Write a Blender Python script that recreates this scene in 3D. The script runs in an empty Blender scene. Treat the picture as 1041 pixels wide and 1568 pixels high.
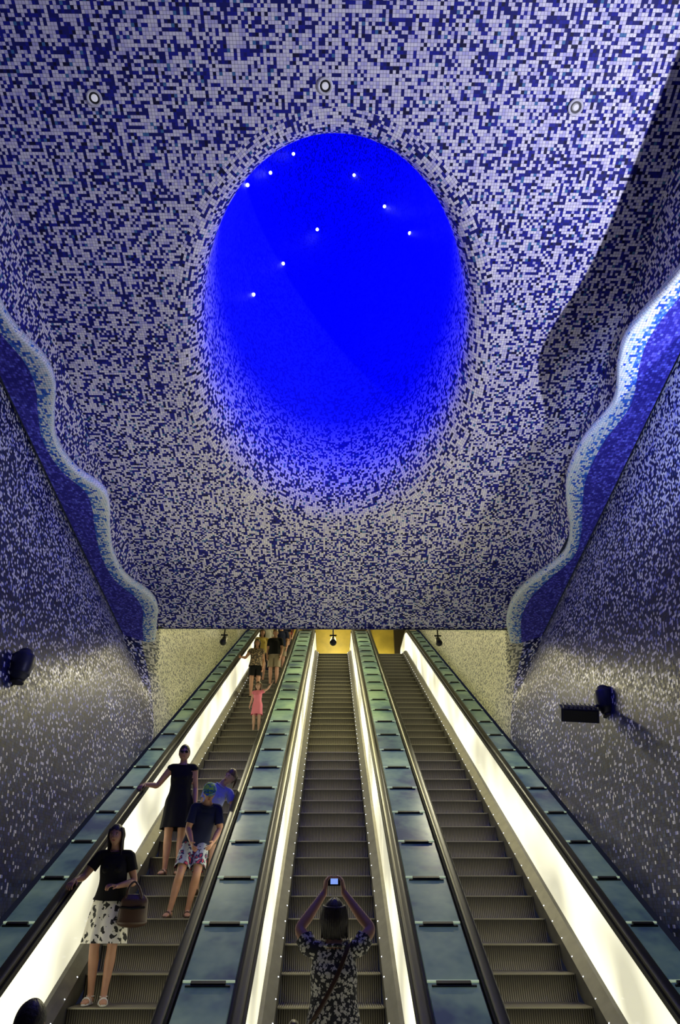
import bpy, bmesh, math, random
import numpy as np
from mathutils import Vector, Matrix, Euler, kdtree
random.seed(7); np.random.seed(7)
sc=bpy.context.scene
try:
    sc.view_settings.view_transform='Standard'
    sc.view_settings.look='None'
except Exception as e: print(e)
C30=math.cos(math.radians(30)); S30=.5; T30=S30/C30

# ------------------------------------------------------------ helpers
class MB:
    def __init__(s): s.v=[];s.f=[];s.m=[]
    def add(s,vf,mi=0):
        v,f=vf; o=len(s.v)
        s.v+= [tuple(p) for p in v]
        s.f+= [tuple(i+o for i in q) for q in f]
        if isinstance(mi,(list,np.ndarray)): s.m+=[int(a) for a in mi]
        else: s.m+=[mi]*len(f)
    def build(s,name,mats,smooth=True,parent=None,angle=None,recalc=True):
        me=bpy.data.meshes.new(name); me.from_pydata(s.v,[],s.f)
        for m in mats: me.materials.append(m)
        me.polygons.foreach_set('material_index',s.m)
        me.polygons.foreach_set('use_smooth',[smooth]*len(s.f))
        me.update()
        if recalc:
            bm=bmesh.new(); bm.from_mesh(me); bmesh.ops.recalc_face_normals(bm,faces=bm.faces); bm.to_mesh(me); bm.free()
        if angle is not None:
            try: me.set_sharp_from_angle(angle=math.radians(angle))
            except Exception: pass
        ob=bpy.data.objects.new(name,me); sc.collection.objects.link(ob)
        if parent: ob.parent=parent
        return ob
def empty(name):
    e=bpy.data.objects.new(name,None); sc.collection.objects.link(e); return e
def box(c,size,R=None):
    v=[];hx,hy,hz=[a/2 for a in size]
    for x in(-hx,hx):
        for y in(-hy,hy):
            for z in(-hz,hz):
                p=Vector((x,y,z))
                if R: p=R@p
                v.append(p+Vector(c))
    f=[(0,1,3,2),(4,6,7,5),(0,4,5,1),(2,3,7,6),(0,2,6,4),(1,5,7,3)]
    return v,f
def unit(a):
    a=np.array(a,float); n=np.linalg.norm(a); return a/n if n>1e-9 else a
def tube(pts,rx,ry=None,ref=(1,0,0),seg=14,cap=True,fold=None,nf=9,ph=0.):
    P=np.array(pts,float); n=len(P)
    rx=np.broadcast_to(np.array(rx,float),(n,)); ry=rx if ry is None else np.broadcast_to(np.array(ry,float),(n,))
    T=np.gradient(P,axis=0); T=np.array([unit(t) for t in T])
    th=np.linspace(0,2*math.pi,seg,endpoint=False)
    V=[];F=[]
    def ring(p,t,a,b,fo=0):
        r=np.array(ref,float); a1=r-np.dot(r,t)*t
        if np.linalg.norm(a1)<1e-3: r=np.array([0,1.,0.3]); a1=r-np.dot(r,t)*t
        a1=unit(a1); a2=np.cross(t,a1)
        m=1+fo*np.cos(nf*th+ph)+fo*.5*np.cos((nf*2-3)*th+1.3)
        return p+np.outer(np.cos(th)*a*m,a1)+np.outer(np.sin(th)*b*m,a2)
    rings=[]
    if cap:
        r=min(rx[0],ry[0])*.8
        for ang in(60,30):
            c=math.cos(math.radians(ang)); s_=math.sin(math.radians(ang))
            rings.append(ring(P[0]-T[0]*r*s_,T[0],rx[0]*c,ry[0]*c))
    for i in range(n): rings.append(ring(P[i],T[i],rx[i],ry[i],0 if fold is None else fold[i]))
    if cap:
        r=min(rx[-1],ry[-1])*.8
        for ang in(30,60):
            c=math.cos(math.radians(ang)); s_=math.sin(math.radians(ang))
            rings.append(ring(P[-1]+T[-1]*r*s_,T[-1],rx[-1]*c,ry[-1]*c))
    for r_ in rings: V+=list(r_)
    for k in range(len(rings)-1):
        for j in range(seg):
            j2=(j+1)%seg; F.append((k*seg+j,k*seg+j2,(k+1)*seg+j2,(k+1)*seg+j))
    if cap:
        a=len(V); V.append(P[0]-T[0]*min(rx[0],ry[0])*.8); V.append(P[-1]+T[-1]*min(rx[-1],ry[-1])*.8)
        L=(len(rings)-1)*seg
        for j in range(seg):
            j2=(j+1)%seg; F.append((a,j2,j)); F.append((a+1,L+j,L+j2))
    return V,F
def cyl(p0,p1,r,r1=None,seg=20):
    r1=r if r1 is None else r1
    p0=np.array(p0,float);p1=np.array(p1,float);t=unit(p1-p0)
    ref=np.array([0,0,1.]) if abs(t[2])<.9 else np.array([1.,0,0])
    a=unit(np.cross(t,ref)); b=np.cross(t,a)
    V=[];F=[]
    for p,rr in((p0,r),(p1,r1)):
        for j in range(seg):
            q=2*math.pi*j/seg; V.append(p+a*math.cos(q)*rr+b*math.sin(q)*rr)
    for j in range(seg):
        F.append((j,(j+1)%seg,seg+(j+1)%seg,seg+j))
    F.append(tuple(range(seg))[::-1]); F.append(tuple(range(seg,2*seg)))
    return V,F
def ell(c,r,seg=16,rg=10,R=None):
    V=[];F=[]
    for i in range(rg+1):
        ph=math.pi*i/rg
        for j in range(seg):
            th=2*math.pi*j/seg
            p=np.array([math.sin(ph)*math.cos(th)*r[0],math.sin(ph)*math.sin(th)*r[1],math.cos(ph)*r[2]])
            if R is not None: p=R@p
            V.append(p+np.array(c))
    for i in range(rg):
        for j in range(seg):
            F.append((i*seg+j,(i+1)*seg+j,(i+1)*seg+(j+1)%seg,i*seg+(j+1)%seg))
    return V,F
def cr(P,per=6):
    P=np.array(P,float); n=len(P); out=[]
    Q=np.vstack([2*P[0]-P[1],P,2*P[-1]-P[-2]])
    for i in range(n-1):
        a,b,c,d=Q[i],Q[i+1],Q[i+2],Q[i+3]
        for k in range(per):
            t=k/per
            out.append(.5*((2*b)+(-a+c)*t+(2*a-5*b+4*c-d)*t*t+(-a+3*b-3*c+d)*t**3))
    out.append(P[-1]); return np.array(out)
def sstep(a,b,x):
    t=min(1,max(0,(x-a)/(b-a))); return t*t*(3-2*t)

# ------------------------------------------------------------ materials
def newmat(name):
    m=bpy.data.materials.new(name); m.use_nodes=True; nt=m.node_tree
    return m,nt,nt.nodes['Principled BSDF']
def simple(name,col,rough=.5,metal=0,emit=None,es=0,spec=.5,noise=0,nscale=30,bump=0):
    m,nt,b=newmat(name)
    b.inputs['Base Color'].default_value=(*col,1); b.inputs['Roughness'].default_value=rough
    b.inputs['Metallic'].default_value=metal; b.inputs['Specular IOR Level'].default_value=spec
    if emit: b.inputs['Emission Color'].default_value=(*emit,1); b.inputs['Emission Strength'].default_value=es
    if noise or bump:
        tc=nt.nodes.new('ShaderNodeTexCoord'); n=nt.nodes.new('ShaderNodeTexNoise'); n.inputs['Scale'].default_value=nscale
        n.inputs['Detail'].default_value=4
        nt.links.new(tc.outputs['Object'],n.inputs['Vector'])
        if noise:
            r=nt.nodes.new('ShaderNodeValToRGB')
            r.color_ramp.elements[0].color=(*[c*(1-noise) for c in col],1); r.color_ramp.elements[0].position=.3
            r.color_ramp.elements[1].color=(*[min(1,c*(1+noise)) for c in col],1); r.color_ramp.elements[1].position=.7
            nt.links.new(n.outputs['Fac'],r.inputs[0]); nt.links.new(r.outputs[0],b.inputs['Base Color'])
        if bump:
            bp=nt.nodes.new('ShaderNodeBump'); bp.inputs['Strength'].default_value=bump; bp.inputs['Distance'].default_value=.01
            nt.links.new(n.outputs['Fac'],bp.inputs['Height']); nt.links.new(bp.outputs[0],b.inputs['Normal'])
    return m
def ramp(nt,stops,const=True):
    r=nt.nodes.new('ShaderNodeValToRGB'); cr_=r.color_ramp
    cr_.interpolation='CONSTANT' if const else 'LINEAR'
    while len(cr_.elements)>1: cr_.elements.remove(cr_.elements[-1])
    cr_.elements[0].position=stops[0][0]; cr_.elements[0].color=(*stops[0][1],1)
    for p,c in stops[1:]:
        e=cr_.elements.new(p); e.color=(*c,1)
    return r
def math_(nt,op,a,b=None):
    n=nt.nodes.new('ShaderNodeMath'); n.operation=op
    for i,x in enumerate((a,b)):
        if x is None: continue
        if isinstance(x,(int,float)): n.inputs[i].default_value=x
        else: nt.links.new(x,n.inputs[i])
    return n.outputs[0]
def mixc(nt,fac,a,b):
    n=nt.nodes.new('ShaderNodeMix'); n.data_type='RGBA'
    for i,x in((0,fac),(6,a),(7,b)):
        if isinstance(x,(int,float)): n.inputs[i].default_value=x
        elif isinstance(x,tuple): n.inputs[i].default_value=(*x,1)
        else: nt.links.new(x,n.inputs[i])
    return n.outputs[2]
def mosaic(name,ts,light,dark,rough=.3,grout=(.03,.03,.09)):
    m,nt,b=newmat(name)
    uv=nt.nodes.new('ShaderNodeUVMap')
    s=nt.nodes.new('ShaderNodeVectorMath'); s.operation='SCALE'; s.inputs['Scale'].default_value=1/ts
    nt.links.new(uv.outputs[0],s.inputs[0])
    fl=nt.nodes.new('ShaderNodeVectorMath'); fl.operation='FLOOR'; nt.links.new(s.outputs[0],fl.inputs[0])
    fr=nt.nodes.new('ShaderNodeVectorMath'); fr.operation='FRACTION'; nt.links.new(s.outputs[0],fr.inputs[0])
    wn=nt.nodes.new('ShaderNodeTexWhiteNoise'); wn.noise_dimensions='2D'; nt.links.new(fl.outputs[0],wn.inputs['Vector'])
    at=nt.nodes.new('ShaderNodeAttribute'); at.attribute_name='dens'
    bl=nt.nodes.new('ShaderNodeAttribute'); bl.attribute_name='cblue'
    mask=math_(nt,'LESS_THAN',wn.outputs['Value'],at.outputs['Fac'])
    sep=nt.nodes.new('ShaderNodeSeparateColor'); nt.links.new(wn.outputs['Color'],sep.inputs[0])
    rl=ramp(nt,light); nt.links.new(sep.outputs[1],rl.inputs[0])
    rd=ramp(nt,dark); nt.links.new(sep.outputs[2],rd.inputs[0])
    col=mixc(nt,mask,rd.outputs[0],rl.outputs[0])
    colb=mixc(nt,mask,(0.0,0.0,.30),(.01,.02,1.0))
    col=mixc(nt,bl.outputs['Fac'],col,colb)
    sx=nt.nodes.new('ShaderNodeSeparateXYZ'); nt.links.new(fr.outputs[0],sx.inputs[0])
    gx=math_(nt,'ABSOLUTE',math_(nt,'SUBTRACT',sx.outputs[0],.5)); gy=math_(nt,'ABSOLUTE',math_(nt,'SUBTRACT',sx.outputs[1],.5))
    g=math_(nt,'GREATER_THAN',math_(nt,'MAXIMUM',gx,gy),.465)
    col=mixc(nt,g,col,grout)
    nt.links.new(col,b.inputs['Base Color'])
    rr=math_(nt,'ADD',math_(nt,'MULTIPLY',sep.outputs[0],.25),rough-.1)
    nt.links.new(math_(nt,'ADD',rr,math_(nt,'MULTIPLY',g,.3)),b.inputs['Roughness'])
    b.inputs['Specular IOR Level'].default_value=.35
    return m
M_CEIL=mosaic('mosaic_ceiling',.0315,
   [(0,(.78,.75,.93)),(.4,(.92,.90,.97)),(.80,(.58,.56,.88))],
   [(0,(.005,.008,.18)),(.45,(.008,.012,.33)),(.83,(.06,.20,.44)),(.88,(.003,.003,.05))],rough=.55)
M_WALL=mosaic('mosaic_wall',.03,
   [(0,(.62,.62,.80)),(.4,(.80,.80,.86)),(.75,(.26,.28,.70))],
   [(0,(.004,.006,.06)),(.5,(.006,.010,.12)),(.85,(.02,.05,.18)),(.93,(.002,.002,.015))],rough=.36,grout=(.008,.008,.04))
M_TUN=mosaic('mosaic_tunnel',.03,
   [(0,(.75,.73,.55)),(.4,(.85,.83,.62)),(.75,(.6,.6,.45))],
   [(0,(.16,.17,.16)),(.5,(.25,.25,.18)),(.85,(.06,.08,.15))],rough=.4,grout=(.2,.2,.15))
M_LEDGE=mosaic('mosaic_ledge',.03,
   [(0,(.12,.11,.75)),(.5,(.08,.08,.6)),(.8,(.16,.18,.9))],
   [(0,(.03,.025,.32)),(.6,(.05,.045,.42))],rough=.35,grout=(.01,.01,.1))
M_LIP=mosaic('mosaic_ledge_lip',.03,
   [(0,(.84,.90,.88)),(.5,(.64,.80,.86)),(.8,(.95,.97,.92))],
   [(0,(.05,.20,.72)),(.5,(.03,.10,.6)),(.8,(.20,.40,.72))],rough=.3)

M_BLACK=simple('black_rubber',(.006,.006,.007),.38)
M_DARK=simple('dark_cladding',(.012,.012,.013),.5)
M_STEEL=simple('brushed_steel',(.12,.115,.10),.5,metal=.6,noise=.15,nscale=8)
def tealmat():
    m,nt,b=newmat('teal_glass_panel')
    tc=nt.nodes.new('ShaderNodeTexCoord'); n=nt.nodes.new('ShaderNodeTexNoise'); n.inputs['Scale'].default_value=1.1; n.inputs['Detail'].default_value=4; n.inputs['Roughness'].default_value=.65
    nt.links.new(tc.outputs['Object'],n.inputs['Vector'])
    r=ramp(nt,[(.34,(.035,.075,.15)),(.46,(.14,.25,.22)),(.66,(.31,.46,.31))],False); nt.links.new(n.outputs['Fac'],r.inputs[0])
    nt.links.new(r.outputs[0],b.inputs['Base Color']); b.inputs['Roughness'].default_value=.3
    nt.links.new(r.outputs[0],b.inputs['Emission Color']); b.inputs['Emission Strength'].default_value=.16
    return m
M_TEAL=tealmat()
def glowmat():
    m,nt,b=newmat('backlit_balustrade_glass')
    tc=nt.nodes.new('ShaderNodeTexCoord'); n=nt.nodes.new('ShaderNodeTexNoise'); n.inputs['Scale'].default_value=.8; n.inputs['Detail'].default_value=1
    nt.links.new(tc.outputs['Object'],n.inputs['Vector'])
    r=ramp(nt,[(.36,(.40,.40,.40)),(.60,(1,1,1))],False); nt.links.new(n.outputs['Fac'],r.inputs[0])
    b.inputs['Base Color'].default_value=(.5,.5,.42,1); b.inputs['Roughness'].default_value=.15
    b.inputs['Emission Color'].default_value=(1,.96,.70,1)
    nt.links.new(math_(nt,'MULTIPLY',r.outputs[0],1.4),b.inputs['Emission Strength'])
    return m
M_GLOW=glowmat()
def stepmat():
    m,nt,b=newmat('ribbed_step_metal')
    tc=nt.nodes.new('ShaderNodeTexCoord'); sx=nt.nodes.new('ShaderNodeSeparateXYZ'); nt.links.new(tc.outputs['Object'],sx.inputs[0])
    w=math_(nt,'SINE',math_(nt,'MULTIPLY',sx.outputs[0],2*math.pi/.022))
    f=math_(nt,'MULTIPLY',math_(nt,'ADD',w,1),.5)
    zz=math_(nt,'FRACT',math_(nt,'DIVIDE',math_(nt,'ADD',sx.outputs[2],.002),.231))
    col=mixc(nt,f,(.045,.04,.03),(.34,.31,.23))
    col_shade=mixc(nt,f,(.018,.016,.012),(.075,.068,.05))
    d=ramp(nt,[(.0,(0,0,0)),(.30,(.12,.12,.12)),(.9,(1,1,1))],False); nt.links.new(zz,d.inputs[0])  # shade under each step lip painted in: riser colour darkens upward
    col=mixc(nt,d.outputs[0],col,col_shade)
    nt.links.new(col,b.inputs['Base Color']); b.inputs['Metallic'].default_value=.3; b.inputs['Roughness'].default_value=.5
    bp=nt.nodes.new('ShaderNodeBump'); bp.inputs['Strength'].default_value=.6; bp.inputs['Distance'].default_value=.006
    nt.links.new(f,bp.inputs['Height']); nt.links.new(bp.outputs[0],b.inputs['Normal'])
    return m
M_STEP=stepmat()
M_NOSE=simple('step_nose_lit',(.33,.31,.22),.4,metal=.4)  # paler metal paints the lit front of each tread into the nose
M_LED=simple('led_white',(1,1,1),.5,emit=(.85,.9,1),es=8)
M_LEDB=simple('star_light',(1,1,1),.5,emit=(.9,.95,1),es=4)

# ------------------------------------------------------------ shell geometry
def ceilZ(y): return 6.2+.3*(11.6-y)
def ledgeZ(y): return 5.9+.16*(11.5-y)
def tunZ(y): return T30*(y-6)+2.97
def xfold(y): return 3.6-.33*min(1,max(0,(y-5)/6.6))
def wid(y): return 1.15*sstep(4.6,3.3,y)  # unseen wall jog near the camera, shaped so the right uplight clears the ledge
def deckZ(y): return max(T30*(y-6)+.88/C30, .9)
def surf(name,V,F,UV,mats,mi=None,dens=None,blue=None,smooth=True,parent=None):
    me=bpy.data.meshes.new(name); me.from_pydata([tuple(p) for p in V],[],F)
    for m in mats: me.materials.append(m)
    if mi: me.polygons.foreach_set('material_index',mi)
    me.polygons.foreach_set('use_smooth',[smooth]*len(F))
    ul=me.uv_layers.new(name='UVMap')
    for l in me.loops: ul.data[l.index].uv=UV[l.vertex_index]
    a=me.attributes.new('dens','FLOAT','POINT'); a.data.foreach_set('value',dens if dens is not None else [.5]*len(V))
    a=me.attributes.new('cblue','FLOAT','POINT'); a.data.foreach_set('value',blue if blue is not None else [0.]*len(V))
    me.update()
    ob=bpy.data.objects.new(name,me); sc.collection.objects.link(ob)
    if parent: ob.parent=parent
    return ob
def gridfaces(nu,nv):
    return [(i*nv+j,i*nv+j+1,(i+1)*nv+j+1,(i+1)*nv+j) for i in range(nu-1) for j in range(nv-1)]

CX,CY,CA,CB=0.0,6.16,1.68,2.31
def lipR(th): return .34+.32*max(0,math.sin(th))
NT=120
def shaft_point(th,h):
    R=lipR(th)
    if h<=1:
        ph=h*math.pi/2; off=R*(1-math.sin(ph)); hh=R*(1-math.cos(ph)); s=1
    else:
        hh=R+(h-1); off=0
        s=1-.04*(h-1)
        if h>5.5: s*=math.sqrt(max(0,1-((h-5.5)/2.0)**2))
    x=CX+(CA*s+off)*math.cos(th); y=CY+(CB*s+off)*math.sin(th)
    return (x,y,ceilZ(y)+hh)
hs=[i/12 for i in range(13)]+[1+.25*i for i in range(1,19)]+[5.5+2*math.sin(math.pi/2*i/10) for i in range(1,11)]
V=[];UV=[];DE=[];BL=[]
for i in range(NT+1):
    th=2*math.pi*i/NT; prev=None; L=0
    for h in hs:
        p=shaft_point(th,h)
        if prev is not None: L+=math.dist(prev,p)
        prev=p
        V.append(p); UV.append((th*2.1,L)); 
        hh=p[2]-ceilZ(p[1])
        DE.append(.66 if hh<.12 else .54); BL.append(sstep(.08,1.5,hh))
surf('skylight_shaft',V,gridfaces(NT+1,len(hs)),UV,[M_CEIL],dens=DE,blue=BL)
Y0,Y1=-2.5,11.6
V=[];UV=[];DE=[]
NR=14
for i in range(NT*2+1):
    th=2*math.pi*i/(NT*2); p0=shaft_point(th,0)
    dx,dy=math.cos(th),math.sin(th)
    t=1e9
    for yy in (Y0,Y1):
        if abs(dy)>1e-6:
            tt=(yy-CY)/dy
            if tt>0: t=min(t,tt)
    if abs(dx)>1e-6:
        lo,hi=0,20
        for k in range(50):
            mid=(lo+hi)/2
            if abs(CX+dx*mid)>xfold(CY+dy*mid): hi=mid
            else: lo=mid
        t=min(t,hi)
    p1=(CX+dx*t,CY+dy*t)
    for j in range(NR+1):
        q=j/NR; x=p0[0]*(1-q)+p1[0]*q; y=p0[1]*(1-q)+p1[1]*q
        V.append((x,y,ceilZ(y))); UV.append((x+10,y*1.044))
        DE.append((.66 if q<.08 else .55) if y<9.5 else .50)
surf('ceiling',V,gridfaces(NT*2+1,NR+1),UV,[M_CEIL],dens=DE)
LI=[(-2.5,3.3),(0,3.45),(1.6,3.2),(2.8,3.35),(3.6,3.22),(4.3,3.42),(4.87,3.42),(5.35,3.22),(5.7,3.22),(6.1,3.36),(6.55,3.48),(7.05,3.40),(7.45,3.14),(7.8,3.14),(8.2,3.24),(8.85,3.36),(9.5,3.32),(10.0,3.05),(10.4,3.0),(10.84,3.10),(11.5,3.27)]
RI=[(-2.5,3.9),(0,3.9),(1.6,3.8),(3.0,3.62),(4.14,3.42),(4.9,3.15),(5.3,3.16),(5.9,3.30),(6.5,3.13),(7.1,3.10),(7.66,3.24),(8.3,3.47),(8.9,3.52),(9.5,3.22),(9.9,3.06),(10.3,3.01),(10.84,3.06),(11.5,3.27)]  # unseen near end flares outward, shaped to steer the ledge shadow on the ceiling
OUTX=3.80
for sgn,tab,nm in((-1,LI,'left'),(1,RI,'right')):
    V=[];UV=[]
    ys=np.linspace(Y0,Y1,60)
    for y in ys:
        for k in range(7):
            q=k/6; x=xfold(y)+.10*q; z=ceilZ(y)*(1-q)+(ledgeZ(y)+.13)*q
            if sgn>0 and y<4.4: x+=.45*q*sstep(4.4,3.0,y)
            V.append((sgn*x,y,z)); UV.append((y+3,z))
    surf('cove_wall_'+nm,V,gridfaces(60,7),UV,[M_CEIL],dens=[.45]*len(V))
    inner=cr(tab,8); 
    V=[];UV=[];mi=[];F=[];DE=[]
    n=len(inner); prof=12
    for (y,x) in [(a[0],a[1]) for a in inner]:
        z=ledgeZ(y); ox=OUTX-.02+wid(y); crest=min(1,max(0,(3.5-x)/.4))
        w1=.03+.10*crest; w2=w1+.12
        pts=[(ox,z),((ox+x+w2)/2,z),(x+w2,z),(x+w1,z-.004),(x+.025,z),(x+.008,z+.012),(x,z+.06),(x+.012,z+.11),(x+.05,z+.125),(x+w1+.03,z+.13),((ox+x)/2+.1,z+.13),(ox,z+.13)]
        dn=[.30,.40,.30,.65,.98,.98,.95,.95,.8,.3,.3,.3]
        for k,(px,pz) in enumerate(pts):
            V.append((sgn*px,y,pz)); UV.append((y*1.02+5, abs(px) if k<5 else 3+x+.0+(k-4)*.05)); DE.append(dn[k])
    F=gridfaces(n,prof)
    for i in range(n-1):
        for j in range(prof-1): mi.append(0 if j<2 or j>8 else 1)
    F.append(tuple(range(prof))); mi.append(0); F.append(tuple(range((n-1)*prof,n*prof))[::-1]); mi.append(0)
    surf('wave_ledge_'+nm,V,F,UV,[M_LEDGE,M_LIP],mi=mi,dens=DE)
    ys=np.concatenate([np.linspace(-2.5,10.6,90),np.linspace(10.65,12.2,30),np.linspace(12.4,27,50)])
    NV=34; V=[];UV=[];DE=[];MI=[]
    for yi,y in enumerate(ys):
        zb=deckZ(y) if y<22.6 else 10.3
        if y<4.4: zb=0
        if 4.4<=y<4.9: zb=(y-4.4)/.5*deckZ(y)
        k=sstep(11.15,11.75,y)
        zt=(ledgeZ(y)+.05)*(1-k)+(min(tunZ(y),12.8)+.03)*k
        if y>22.6: zb=9.469
        top=.80*(1-k)+.26*k
        for j in range(NV):
            q=j/(NV-1); kk=q**1.15
            bul=.10*math.sin(math.pi*q)*(1-k)
            x=3.03+top*kk-bul*.5+ .05*math.sin(y*.9+q*3)*math.sin(math.pi*q)*(1-k)+wid(y)*min(1,q*2.5)
            p=(sgn*x,y,zb+(zt-zb)*q)
            V.append(p); UV.append((y*1.1+30,p[2]))
            d_h=.08+.34*q**1.2
            if sgn>0: d_h+=.25*sstep(8.0,5.0,y)*q**2
            DE.append(d_h*(1-k)+.70*k)
        if yi<len(ys)-1: MI+=[1 if y>11.45 else 0]*(NV-1)
    surf('wall_'+nm,V,gridfaces(len(ys),NV),UV,[M_WALL,M_TUN],mi=MI,dens=DE)
V=[];UV=[]
for y in np.linspace(11.55,23.0,30):
    for x in np.linspace(-3.33,3.33,12):
        V.append((x,y,tunZ(y)+ (6.2-tunZ(11.6))*max(0,1-(y-11.55)/.3))); UV.append((x+7,y*1.15))
for y in (27.2,):
    for x in np.linspace(-3.33,3.33,12): V.append((x,y,tunZ(23.0))); UV.append((x+7,y*1.15))
surf('tunnel_ceiling',V,gridfaces(31,12),UV,[M_TUN],dens=[.6]*len(V))
M_FLOOR=simple('grey_terrazzo_floor',(.16,.16,.17),.35,noise=.3,nscale=40)
mb=MB(); mb.add(box((0,1.75,-.05),(9.6,8.5,.1))); mb.build('floor',[M_FLOOR],False)
mb=MB(); mb.add(box((0,24.85,9.469-.05),(6.6,4.7,.1))); mb.build('floor_upper_landing',[M_FLOOR],False)
M_GOLD=simple('gold_yellow_wall',(.78,.58,.08),.45,noise=.25,nscale=1.2)
mb=MB(); mb.add(box((0,27.1,11.2),(6.7,.1,3.6))); mb.build('wall_back',[M_GOLD],False)
M_PIER=simple('dark_bronze_pier',(.05,.035,.015),.5)
mb=MB()
for x in(-1.05,1.15,-3.0,2.9): mb.add(box((x,26.85,11.1),(.55,.3,3.3)))
mb.build('trim_1',[M_PIER],False)

# ------------------------------------------------------------ escalators
YB,YT=6.0,22.4; ZT=(YT-YB)*T30
def rounded(pts,cut=.45,n=8):
    out=[pts[0]]
    for i in range(1,len(pts)-1):
        a,b,c=[np.array(p,float) for p in pts[i-1:i+2]]
        u=unit(a-b)*cut; w=unit(c-b)*cut
        p0=b+u;p2=b+w
        for k in range(n+1):
            t=k/n; out.append(tuple((1-t)**2*p0+2*t*(1-t)*b+t*t*p2))
    out.append(pts[-1]); return out
PATH=rounded([(4.5,0.),(YB,0.),(YT,ZT),(24.0,ZT)])
def npath(path):
    P=np.array(path); T=np.gradient(P,axis=0); T=np.array([unit(t) for t in T]); 
    N=np.stack([-T[:,1],T[:,0]],1); return P,N
def sweep(path,prof,closed=True,caps=True):
    P,N=npath(path); V=[];F=[];m=len(prof)
    for p,n in zip(P,N):
        for x,d in prof: V.append((x,p[0]+n[0]*d,p[1]+n[1]*d))
    for i in range(len(P)-1):
        for j in range(m if closed else m-1):
            F.append((i*m+j,i*m+(j+1)%m,(i+1)*m+(j+1)%m,(i+1)*m+j))
    if closed and caps:
        F.append(tuple(range(m))[::-1]); F.append(tuple(range((len(P)-1)*m,len(P)*m)))
    return V,F
def arc_at(path,s):
    P=np.array(path); seg=np.linalg.norm(np.diff(P,axis=0),axis=1); cs=np.concatenate([[0],np.cumsum(seg)])
    i=min(len(seg)-1,max(0,np.searchsorted(cs,s)-1)); t=(s-cs[i])/seg[i]; p=P[i]*(1-t)+P[i+1]*t; d=unit(P[i+1]-P[i])
    return p,d,np.array([-d[1],d[0]]),cs[-1]
def mir(prof,cx,sg): 
    return [(cx+sg*x,d) for x,d in prof]
SPC=1.95
for cx in(-SPC,0.0,SPC):
    root=empty('escalator')
    mb=MB(); prof=[(4.55,.001),(YB,.001)]
    for i in range(41):
        y=YB+.4*i; z=.231*i
        if i>0: prof+=[(y-.0,z-.03),(y-.003,z-.012),(y+.006,z)]
        prof+=[(y+.40,z)]
        prof+=[(y+.412,z+.03),(y+.415,z+.09),(y+.408,z+.15)]
    prof+=[(YT,ZT),(24.0,ZT)]
    xs=[-.5,.5]; V=[];F=[]
    for x in xs:
        for y,z in prof: V.append((cx+x,y,z))
    n=len(prof)
    for j in range(n-1): F.append((j,j+1,n+j+1,n+j))
    mb.add((V,F),0)
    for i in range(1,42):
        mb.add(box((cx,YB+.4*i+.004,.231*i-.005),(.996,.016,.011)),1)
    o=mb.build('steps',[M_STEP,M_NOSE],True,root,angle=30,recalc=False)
    mb=MB(); mb.add(box((cx,5.2,.006),(1.0,1.25,.014))); mb.add(box((cx,23.3,ZT+.006),(1.0,1.3,.014)))
    for k in range(40):
        mb.add(box((cx-.49+k*.025,5.86,.012),(.012,.10,.012)))
    mb.build('comb_plates',[M_STEEL],False,root)
    mb=MB()
    for sg in(-1,1):
        mb.add(sweep(PATH,mir([(.505,-.12),(.505,.09),(.60,.17),(.665,.17),(.665,-.12)],cx,sg)))
    mb.build('skirt_decking',[M_STEEL],True,root,angle=30)
    mb=MB()
    for sg in(-1,1):
        mb.add(sweep(PATH,mir([(.640,.17),(.640,.80),(.662,.80),(.662,.17)],cx,sg)))
        for (yy,zz,dd) in((4.5,0,-1),(24.0,ZT,1)):
            V=[];F=[]; ns=12
            for xx in(.640,.662):
                V.append((cx+sg*xx,yy,zz+.485))
                for k in range(ns+1):
                    a=-math.pi/2+math.pi*k/ns; V.append((cx+sg*xx,yy+dd*.315*math.cos(a),zz+.485+.315*math.sin(a)))
            for k in range(ns): F+=[(0,k+1,k+2),(ns+2,ns+4+k,ns+3+k),(k+1,ns+3+k,ns+4+k,k+2)]
            mb.add((V,F))
    mb.build('balustrade_panels',[M_GLOW],True,root,angle=30)
    mb=MB()
    for sg in(-1,1):
        mb.add(sweep(PATH,mir([(.632,.79),(.632,.845),(.745,.845),(.745,.79)],cx,sg)),1)
        mb.add(sweep(PATH,mir([(.663,-.12),(.663,.79),(.71,.79),(.71,-.12)],cx,sg)),1)
        pr=[]
        for k in range(14):
            a=2*math.pi*k/14; pr.append((.69+.046*math.copysign(abs(math.cos(a))**.6,math.cos(a)),.027*math.copysign(abs(math.sin(a))**.6,math.sin(a))))
        P,N=npath(PATH); rp=[(p[0]+n_[0]*.875,p[1]+n_[1]*.875) for p,n_ in zip(P,N)]
        pre=[(4.5-.36*math.sin(math.pi*k/10),.515-.36*math.cos(math.pi*k/10)) for k in range(10)]
        post=[(24+.36*math.sin(math.pi*k/10),ZT+.515+.36*math.cos(math.pi*k/10)) for k in range(1,11)]
        mb.add(sweep(pre+rp+post,mir(pr,cx,sg)),0)
    mb.build('handrails',[M_BLACK,M_DARK],True,root,angle=35)
    mb=MB()
    s=0.3
    tot=arc_at(PATH,0)[3]
    while s<tot-.3:
        p,d,nn,_=arc_at(PATH,s)
        for sg in(-1,1):
            q=p+nn*.096
            mb.add(ell((cx+sg*.515,q[0],q[1]),(.006,.006,.006),8,5))
        s+=.3
    mb.build('skirt_leds',[M_LED],True,root)
M_JOINT=simple('pale_joint',(.5,.62,.45),.4,emit=(.6,.75,.5),es=.4)
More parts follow.
